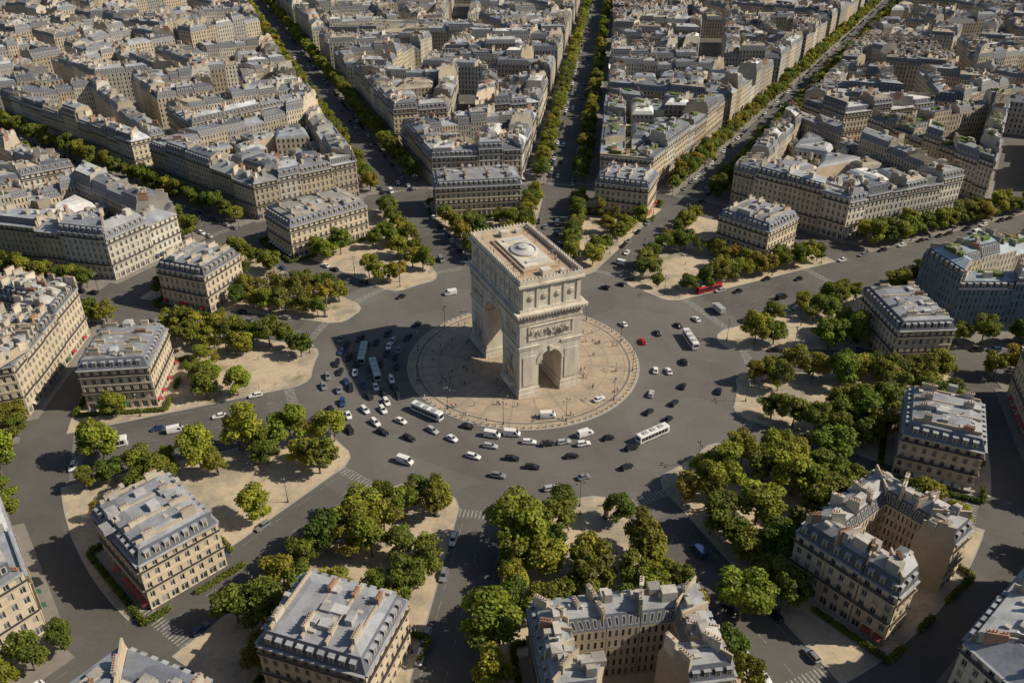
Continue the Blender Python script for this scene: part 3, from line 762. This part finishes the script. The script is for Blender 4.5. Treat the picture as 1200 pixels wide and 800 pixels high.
def tooclose(x,y,m):
    gx,gy=int(x//8),int(y//8)
    for i in(-1,0,1):
        for j in(-1,0,1):
            for q in placed.get((gx+i,gy+j),()):
                if (q[0]-x)**2+(q[1]-y)**2<m*m: return True
    return False
HPX=[inset(p,-4.5) for p in HP]
CLR=[(-69,82,13),(-93,-12,15),(-69,-73,9),(-52,-60,7),(99,-22,11),(102,18,10),(19,-90,12),(72,78,13),(80,22,9),(28,103,8),(90,-36,6),(-115,-22,8),(84,-30,7),(50,-83,6),(-22,-88,6),(-80,-84,5)]
inclr=lambda x,y:any(math.hypot(x-c[0],y-c[1])<c[2] for c in CLR)
def put_tree(x,y,sc,kind,parent=None,col=None,m=5.2):
    if not visible((x,y),60) or tooclose(x,y,m): return
    for p in HPX:
        if inpoly((x,y),p): return
    placed.setdefault((int(x//8),int(y//8)),[]).append((x,y))
    me=random.choice(TM if kind==0 else (TS if kind==1 else TF))
    if col is None:
        k=R(); col=(.66,.78,.76) if k<.28 else ((.98,.98,1) if k<.62 else ((1.22,1.22,1.1) if k<.9 else (1.2,.98,1)))
        if kind==1: col=tuple(a*b for a,b in zip(col,(1.05,.92,1.1)))
        if kind==2: col=tuple(a*1.15 for a in col)
    add('plane_tree',me,(x,y,.1),U(0,6.28),(sc*U(.88,1.12),sc*U(.88,1.12),sc*U(.85,1.12)),parent,col)
def inroad(x,y,m=2.5):
    for b,hw,bl in AV:
        d=bp(1,b)
        if x*d[0]+y*d[1]>0 and abs(x*d[1]-y*d[0])<hw+m: return True
    return False
for x,y,s in [(-3,-95,1.55),(-9,-124,1.4),(70,-108,1.5),(107,-40,1.35),(112,8,1.15),(122,12,1.1),(108,-16,1.15),(92,-57,1.3),(75,-72,1.35),(50,-116,1.3),(-86,-52,1.3),(-96,-60,1.25),(-72,-48,1.15),(-126,-57,1.2),(-153,-64,1.3),(-96,-22,1.0),(-74,-82,1.0),(-59,-47,.95),(84,-83,1.3),(62,-84,1.3),(57,-70,1.2)]:
    put_tree(x,y,s,0,col=(1.12,1.25,1))
for b,hw,bl in AV:
    d=bp(1,b); o=(d[1],-d[0]); low=90<=b<=216
    row=bpy.data.objects.new('avenue_tree_row',None); COL.objects.link(row)
    for sgn in(-1,1):
        for r in np.arange(86,1400,7.0):
            far=r>330
            if far and R()<.04: continue
            s=hw+3.6+U(-.6,.6); x=d[0]*r+o[0]*s*sgn; y=d[1]*r+o[1]*s*sgn
            inr,rg=ringroad(x,y,4)
            if inr: continue
            if r<160 and inclr(x,y) and R()<.7: continue
            if R()<(.1 if r<170 else .04): continue
            put_tree(x,y,U(.7,1.0)*(1.1 if (low and r<160) or r>170 else 1),2 if r>450 else 0,parent=row if r>rg[1] else None)
            if r<125 and hw>7 and R()<.7:
                s+=7.5; x=d[0]*r+o[0]*s*sgn; y=d[1]*r+o[1]*s*sgn
                if not inclr(x,y): put_tree(x,y,U(.7,1.05)*(1.05 if low else 1),random.choice((0,1)) if not low else 0)
            if hw>12 and r>rg[1] and R()<.8:
                s=hw+10; put_tree(d[0]*r+o[0]*s*sgn,d[1]*r+o[1]*s*sgn,U(.75,.95),2 if r>450 else 0,parent=row)
for gx in np.arange(-165,165,7.0):
    for gy in np.arange(-145,165,7.0):
        x=gx+U(-2.4,2.4); y=gy+U(-2.4,2.4); r=math.hypot(x,y)
        if r<80 or inroad(x,y,3.5): continue
        inr,rg=ringroad(x,y,5)
        if r>rg[0]-5: continue
        b=math.degrees(math.atan2(x,y))%360
        if inclr(x,y): continue
        pr=.68 if 100<b<216 else (.5 if 64<b<=100 else (.5 if b>280 and b<320 else .36))
        if r>122: pr*=.8
        if R()>pr: continue
        low=100<b<216
        put_tree(x,y,U(.8,1.2) if low else U(.55,.95),0 if (low and R()<.75) or R()<.4 else 1)
random.seed(33)
for p in BL:
    if R()<.18 and math.hypot(*cen(p))<900:
        c=cen(p)
        for _ in range(random.randint(1,4)): put_tree(c[0]+U(-8,8),c[1]+U(-8,8),U(.9,1.3),2 if math.hypot(*c)>400 else 0,m=4)
# clipped hedges round the mansions
hb=MB(); rng=np.random.RandomState(3); leaves(hb,np.array([(x*.9,0,.7,.75) for x in range(-3,4)]),700,rng,.12,.22,.9); HM=hb.mesh('hedge',[M_leaf])
for p in HP:
    q=inset(p,-3.2)
    for i in range(4):
        a,b=q[i-1],q[i]; L=dist(a,b); k=int(L/6)
        ang=math.atan2(b[1]-a[1],b[0]-a[0])
        for j in range(k):
            if R()<.8:
                m=lerp(a,b,(j+.5)/k); add('hedge',HM,(m[0],m[1],.12),ang,(1,1,U(1,1.5)),None,(.6,.75,.7))

# ------------------------------------------------------------------ vehicles
M_paint=mk_objcol('car_paint',1,.3); M_gl=simple('vehicle_glass',(.02,.025,.03),.08); M_rub=simple('tyre_rubber',(.02,.02,.02),.8); M_hl=simple('headlamp',(.7,.7,.68),.2); M_tl=simple('tail_lamp',(.4,.02,.02),.3); M_trim=simple('grey_trim',(.35,.36,.37),.5)
VM=[M_paint,M_gl,M_rub,M_hl,M_tl,M_trim]
def loft(mb,secs,mat=0):
    rings=[]
    for x,hp in secs: rings.append([(x,y,z) for y,z in hp]+[(x,-y,z) for y,z in reversed(hp)])
    n=len(rings[0])
    for a,b in zip(rings[:-1],rings[1:]):
        for i in range(n): j=(i+1)%n; mb.face([a[i],a[j],b[j],b[i]],mat)
    mb.face(rings[0],mat); mb.face(rings[-1][::-1],mat)
def wheels(mb,xs,hw,r=.33,w=.24):
    for x in xs:
        for s in(-1,1): 
            mb.tube((x,s*(hw-w),r),(x,s*(hw+.02),r),r,r,12,2); mb.tube((x,s*(hw+.02),r),(x,s*(hw+.035),r),r*.6,r*.55,8,5)
def car_mesh(k=1.0,h=1.0,est=False):
    mb=MB(); q=.94
    loft(mb,[(-2.15,[(.6,.38),(.74,.5),(.74,.74),(.55,.82)]),(-1.95,[(.75,.25),(.86,.5),(.84,.86),(.62,.94)]),(-1,[(.8,.22),(.9,.5),(.88,.88),(.66,q)]),(.7,[(.8,.22),(.9,.5),(.88,.88),(.66,q)]),(1.2,[(.8,.22),(.9,.5),(.85,.84),(.6,.9)]),(1.9,[(.75,.25),(.85,.5),(.8,.72),(.55,.78)]),(2.15,[(.55,.36),(.7,.48),(.65,.62),(.45,.66)])])
    bk=-2.0 if est else -1.75; tk=-1.75 if est else -1.15
    B=[(bk,-.74),(1.0,-.74),(1.0,.74),(bk,.74)]; Tp=[(tk,-.58),(.25,-.58),(.25,.58),(tk,.58)]; zt=1.43
    for i in range(4):
        j=(i+1)%4; mb.face([(*B[i],.9),(*B[j],.9),(*Tp[j],zt),(*Tp[i],zt)],1); mb.tube((*B[i],.88),(*Tp[i],zt),.05,.05,4,0)
    mb.tube((-.35,.75,.9),(-.4,.6,zt),.045,.045,4,0); mb.tube((-.35,-.75,.9),(-.4,-.6,zt),.045,.045,4,0)
    mb.prism([(tk-.05,-.6),(.28,-.6),(.28,.6),(tk-.05,.6)],zt-.02,zt+.05,0); mb.prism([(tk+.1,-.48),(.1,-.48),(.1,.48),(tk+.1,.48)],zt+.05,zt+.08,0)
    wheels(mb,(-1.35,1.35),.87)
    for s in(-1,1):
        mb.box((2.02,s*.58),(1,0),.2,.3,.55,.68,3); mb.box((-2.08,s*.6),(1,0),.14,.26,.62,.76,4); mb.box((.8,s*.97),(1,0),.16,.16,.9,1.02,0)
    me=mb.mesh('car',VM)
    for v in me.vertices: v.co.x*=k; v.co.z*=h
    return me
def van_mesh():
    mb=MB(); loft(mb,[(-2.6,[(.9,.35),(.98,.8),(.95,1.7),(.84,2.2)]),(-2.5,[(.95,.3),(1,.8),(.97,1.7),(.86,2.28)]),(1.2,[(.95,.3),(1,.8),(.97,1.7),(.86,2.28)]),(2.05,[(.95,.3),(1,.8),(.9,1.25),(.8,1.35)]),(2.6,[(.85,.35),(.92,.7),(.86,.95),(.7,1.05)])])
    mb.face([(1.3,-.8,2.22),(2.0,-.78,1.42),(2.0,.78,1.42),(1.3,.8,2.22)],1)
    for s in(-1,1):
        mb.face([(.5,s*1.0,1.2),(1.75,s*1.0,1.2),(1.2,s*.985,1.85),(.5,s*.985,1.85)],1); mb.box((2.5,s*.7),(1,0),.25,.3,.7,.9,3); mb.box((-2.58,s*.85),(1,0),.1,.16,.8,1.2,4); mb.box((1.5,s*1.1),(1,0),.12,.2,1.2,1.5,2)
    mb.face([(-2.62,-.7,1.2),(-2.62,.7,1.2),(-2.6,.65,1.9),(-2.6,-.65,1.9)],1)
    wheels(mb,(-1.6,1.7),.96,.36); return mb.mesh('van',VM)
def bus_mesh(L=12,H=3.05):
    mb=MB(); h=L/2; hp=[(1.15,.35),(1.27,.7),(1.27,H-.35),(1.1,H)]
    loft(mb,[(-h,[(1.05,.45),(1.2,.7),(1.2,H-.4),(1.0,H-.1)]),(-h+.15,hp),(h-.3,hp),(h,[(1.05,.45),(1.2,.8),(1.1,H-.5),(.95,H-.2)])])
    k=int(L/1.5)
    for i in range(k):
        x0=-h+.5+i*(L-1.3)/k; x1=x0+(L-1.3)/k-.12
        for s in(-1,1): mb.box(((x0+x1)/2,s*1.265),(1,0),x1-x0,.03,1.15,H-.55,1)
    mb.box((h+.0,0),(1,0),.04,2.1,1.1,H-.6,1); mb.box((-h-.0,0),(1,0),.04,1.8,1.6,H-.6,1)
    for x in(-h*.55,-.2,h*.5): mb.box((x,0),(1,0),1.8,1.4,H,H+.22,5)
    for s in(-1,1): mb.box((h-.05,s*.9),(1,0),.16,.3,.6,.85,3); mb.box((-h+.02,s*1.0),(1,0),.1,.2,.8,1.2,4)
    wheels(mb,(-h*.5,h*.55),1.24,.48,.3); return mb.mesh('bus',VM)
def truck_mesh():
    mb=MB(); loft(mb,[(2.2,[(1,.5),(1.1,.9),(1.08,2.0),(.95,2.5)]),(3.3,[(1,.5),(1.1,.9),(1.05,1.9),(.9,2.45)]),(3.6,[(.95,.5),(1.05,.9),(1.0,1.3),(.85,1.5)])])
    mb.face([(3.34,-.9,2.3),(3.62,-.9,1.5),(3.62,.9,1.5),(3.34,.9,2.3)],1)
    mb.box((-.75,0),(1,0),5.5,2.3,.95,3.1,5,(1,1,1),True); mb.box((0,0),(1,0),6.2,.9,.6,.92,2,(1,1,1),True)
    wheels(mb,(-2.2,2.7),1.08,.45); return mb.mesh('truck',VM)
CARS=[car_mesh(),car_mesh(.92,1.05),car_mesh(1.05,1.0,True),car_mesh(1.02,1.14,True)]; VAN=van_mesh(); BUS=bus_mesh(); TRK=truck_mesh()
W=(.72,.72,.71);Bk=(.02,.021,.024);G=(.2,.21,.22);Rd=(.42,.02,.02);Sv=(.4,.41,.42);Bl=(.03,.06,.16)
random.seed(71)
def rcol():
    k=R(); return Bk if k<.4 else (W if k<.62 else (G if k<.78 else (Sv if k<.9 else (Bl if k<.97 else Rd))))
vp=[]
def veh(kind,x,y,head,col=None,z=.01,m=None):
    m=m or 4.6
    if any((x-a)**2+(y-b)**2<m*m for a,b in vp): return
    vp.append((x,y)); me={'car':None,'van':VAN,'bus':BUS,'truck':TRK}[kind] or random.choice(CARS)
    add(kind,me,(x,y,z),head,1,None,col or rcol())
def ringh(x,y): return math.atan2(x,-y)
for k,x,y,c in [('bus',62.5,13,W),('bus',78,55,Rd),('bus',39.8,-45,W),('bus',-31.5,-33,W),('bus',-58,3,(.35,.5,.42)),('bus',-52,-8,(.4,.55,.48)),('bus',-128,-50.5,W),('truck',78,37,W),
   ('van',-29.5,52,W),('van',44,81.5,W),('van',7.6,-34.5,W),('van',18.9,-44,W),('van',-10.2,-44.6,W),('van',-36,-57.4,W),('van',-110,-42,W),('van',-4,-44,W),('car',44.7,13,Rd)]:
    hd=ringh(x,y)+U(-.15,.15)
    if (x,y)==(78,55): hd=math.radians(90-64)
    if x<-100: hd=math.radians(90-68)
    veh(k,x,y,hd,c,z=.15 if math.hypot(x,y)<41 else .01,m=3)
for x,y,c in [(35,57,Bk),(42,60,Bk),(46.5,65,Bk),(57.5,-1.5,Bk),(46.5,-7,W),(51,-7.5,W),(54.4,-17,Bk),(49.7,-27,Bk),(40.6,-32,Bk),(46.3,-36,Bk),(68,30,W),(25,-25,W),(18,-49,W),(12,-48,Sv),(14,-55,Bk),(26,-46,Bk),(32.6,-51,Bk),(-10.6,-50,Sv),(-15.6,-55,W),(-18.2,-40,Bk),(-22.6,-46.3,W),(-29,-42,Sv),(-36,-46,Bk),(-44.6,-43,Bk),(-39.6,-37,W),(-47.6,-38,W),(-57,-34,W),(-55,-42,Bk),(-8,-64,G),(-4,-56,Bk),(1.3,-48,W),(7,-49,Bk),(-134,-60,W),(2,-60,Bk),(30,-60,Bk),(60,25,Bk),(66,-20,Bk)]:
    veh('car',x,y,ringh(x,y)+U(-.25,.25),c,z=.15 if math.hypot(x,y)<41 else .01,m=2.2)
for _ in range(160):
    x=U(-70,-42);y=U(-32,20)
    if 45<math.hypot(x,y)<71: veh('car',x,y,ringh(x,y)+U(-.2,.2),m=4.0)
for _ in range(26):
    a=U(0,6.28);r=U(46,71); veh('car',r*math.cos(a),r*math.sin(a),ringh(math.cos(a),math.sin(a))+U(-.2,.2),m=8)
for b,hw,bl in AV:
    d=bp(1,b);o=(d[1],-d[0]); hd=math.radians(90-b)
    for r in np.arange(92,1200,6.2):
        if ringroad(d[0]*r,d[1]*r,4)[0]: continue
        for sgn in(-1,1):
            p=(d[0]*r+o[0]*(hw-1.2)*sgn,d[1]*r+o[1]*(hw-1.2)*sgn)
            if visible(p,40) and R()<(.6 if r>170 else .35) : veh('car',p[0],p[1],hd+(0 if sgn>0 else math.pi),m=4)
            if R()<(.2 if hw>12 else .07):
                s=U(2,hw-4.5)*sgn; p=(d[0]*r+o[0]*s,d[1]*r+o[1]*s)
                if visible(p,40): veh('car' if R()<.85 else 'van',p[0],p[1],hd+(0 if sgn>0 else math.pi),m=4 if hw<12 else 3)

# ------------------------------------------------------------------ people
random.seed(55)
def put_person(x,y,z):
    k=R(); c=(U(.5,.75),)*3 if k<.3 else ((.04,.05,.08) if k<.65 else (U(.1,.6),U(.05,.3),U(.05,.4)))
    add('pedestrian',random.choice(PM),(x,y,z),U(0,6.28),U(.93,1.05),None,c)
ca_,sa_=math.cos(math.radians(AROT)),math.sin(math.radians(AROT))
for _ in range(95):
    a=U(0,6.28); r=40*math.sqrt(U(.1,1)); x,y=r*math.cos(a),r*math.sin(a)
    lx,ly=x*ca_+y*sa_,-x*sa_+y*ca_
    if abs(lx)<12.5 and abs(ly)<24: continue
    for _ in range(random.choice((1,1,2,3))): put_person(x+U(-.9,.9),y+U(-.9,.9),.137)
for _ in range(26):
    lx,ly=random.choice((U(-9.3,-6.8),U(6.8,9.3))),U(-19,19); put_person(lx*ca_-ly*sa_,lx*sa_+ly*ca_,.137+zr)
for _ in range(170):
    b=U(0,360); r=U(77,128); x,y=bp(r,b)
    if not inroad(x,y,1) and not any(inpoly((x,y),p) for p in HPX): put_person(x,y,.134)

# ------------------------------------------------------------------ street furniture
M_dk=simple('cast_iron',(.04,.045,.045),.5); M_lant=simple('lantern_glass',(.6,.6,.55),.3); M_st=simple('bollard_stone',(.4,.38,.34),.8)
def lamp_mesh():
    mb=MB(); mb.cyl((0,0),.28,.2,0,.9,8,0); mb.cyl((0,0),.1,.06,.9,8.2,8,0)
    for s in(-1,1):
        mb.tube((0,0,7.6),(s*1.1,0,8.1),.05,.04,5,0); mb.cyl((s*1.1,0),.14,.26,7.6,8.1,6,1); mb.cyl((s*1.1,0),.3,.05,8.1,8.35,6,0)
    mb.cyl((0,0),.16,.28,8.2,8.75,6,1); mb.cyl((0,0),.32,.05,8.75,9.05,6,0); return mb.mesh('street_lamp',[M_dk,M_lant])
LM=lamp_mesh()
for i in range(24):
    x,y=bp(78,i*15+4)
    if not inroad(x,y,1): add('street_lamp',LM,(x,y,.13),U(0,3))
for i in range(12): x,y=bp(39,i*30+10); add('street_lamp',LM,(x,y,.137),math.radians(-i*30))
for b,hw,bl in AV:
    d=bp(1,b);o=(d[1],-d[0])
    for r in np.arange(100,500,28):
        for sgn in (-1,1):
            p=(d[0]*r+o[0]*(hw+1)*sgn,d[1]*r+o[1]*(hw+1)*sgn)
            if not ringroad(*p,3)[0] and visible(p,20): add('street_lamp',LM,(*p,.12),math.radians(-b))
bo=MB(); bo.cyl((0,0),.26,.2,0,.8,8,0); bo.cyl((0,0),.2,.05,.8,1.0,8,0); BOM=bo.mesh('bollard',[M_st])
for i in range(110): x,y=bp(40.5,i*360/110); add('bollard',BOM,(x,y,.137))
kb=MB(); kb.cyl((0,0),.85,.85,0,.5,14,0); kb.cyl((0,0),.7,.7,.5,3.2,14,1); kb.cyl((0,0),1.0,.95,3.2,3.5,14,0); kb.cyl((0,0),.9,.5,3.5,4.0,14,0); kb.cyl((0,0),.5,.08,4.0,4.6,10,0)
KM=kb.mesh('advertising_column',[simple('dark_green_iron',(.02,.05,.035),.4),simple('poster',(.35,.3,.28),.5,noise=.6,scale=1.5)])
for i in range(12):
    b=AV[i][0]+9
    x,y=bp(84,b)
    if not inroad(x,y,1.5): add('advertising_column',KM,(x,y,.13))

# ------------------------------------------------------------------ light, sky, camera
w=bpy.data.worlds.new('World'); sc.world=w; w.use_nodes=True; nt=w.node_tree; bg=nt.nodes['Background']
sky=nt.nodes.new('ShaderNodeTexSky'); sky.sky_type='NISHITA'; sky.sun_disc=False; sky.sun_elevation=SUN_E; sky.sun_rotation=SUN_B; nt.links.new(sky.outputs[0],bg.inputs[0]); bg.inputs[1].default_value=.068
sd=bpy.data.lights.new('sun','SUN'); sd.energy=5.0; sd.angle=math.radians(.5); sd.color=(1,.90,.73); so=bpy.data.objects.new('sun',sd); COL.objects.link(so)
v=Vector((math.sin(SUN_B)*math.cos(SUN_E),math.cos(SUN_B)*math.cos(SUN_E),math.sin(SUN_E))); so.rotation_euler=v.to_track_quat('Z','Y').to_euler(); so.location=(200,0,300)
cd=bpy.data.cameras.new('camera'); cam=bpy.data.objects.new('camera',cd); COL.objects.link(cam); cam.location=CAM; cam.rotation_euler=(math.radians(90-PITCH),0,0); cd.lens=28.8; cd.sensor_width=36; cd.clip_end=9000; cd.clip_start=1; sc.camera=cam
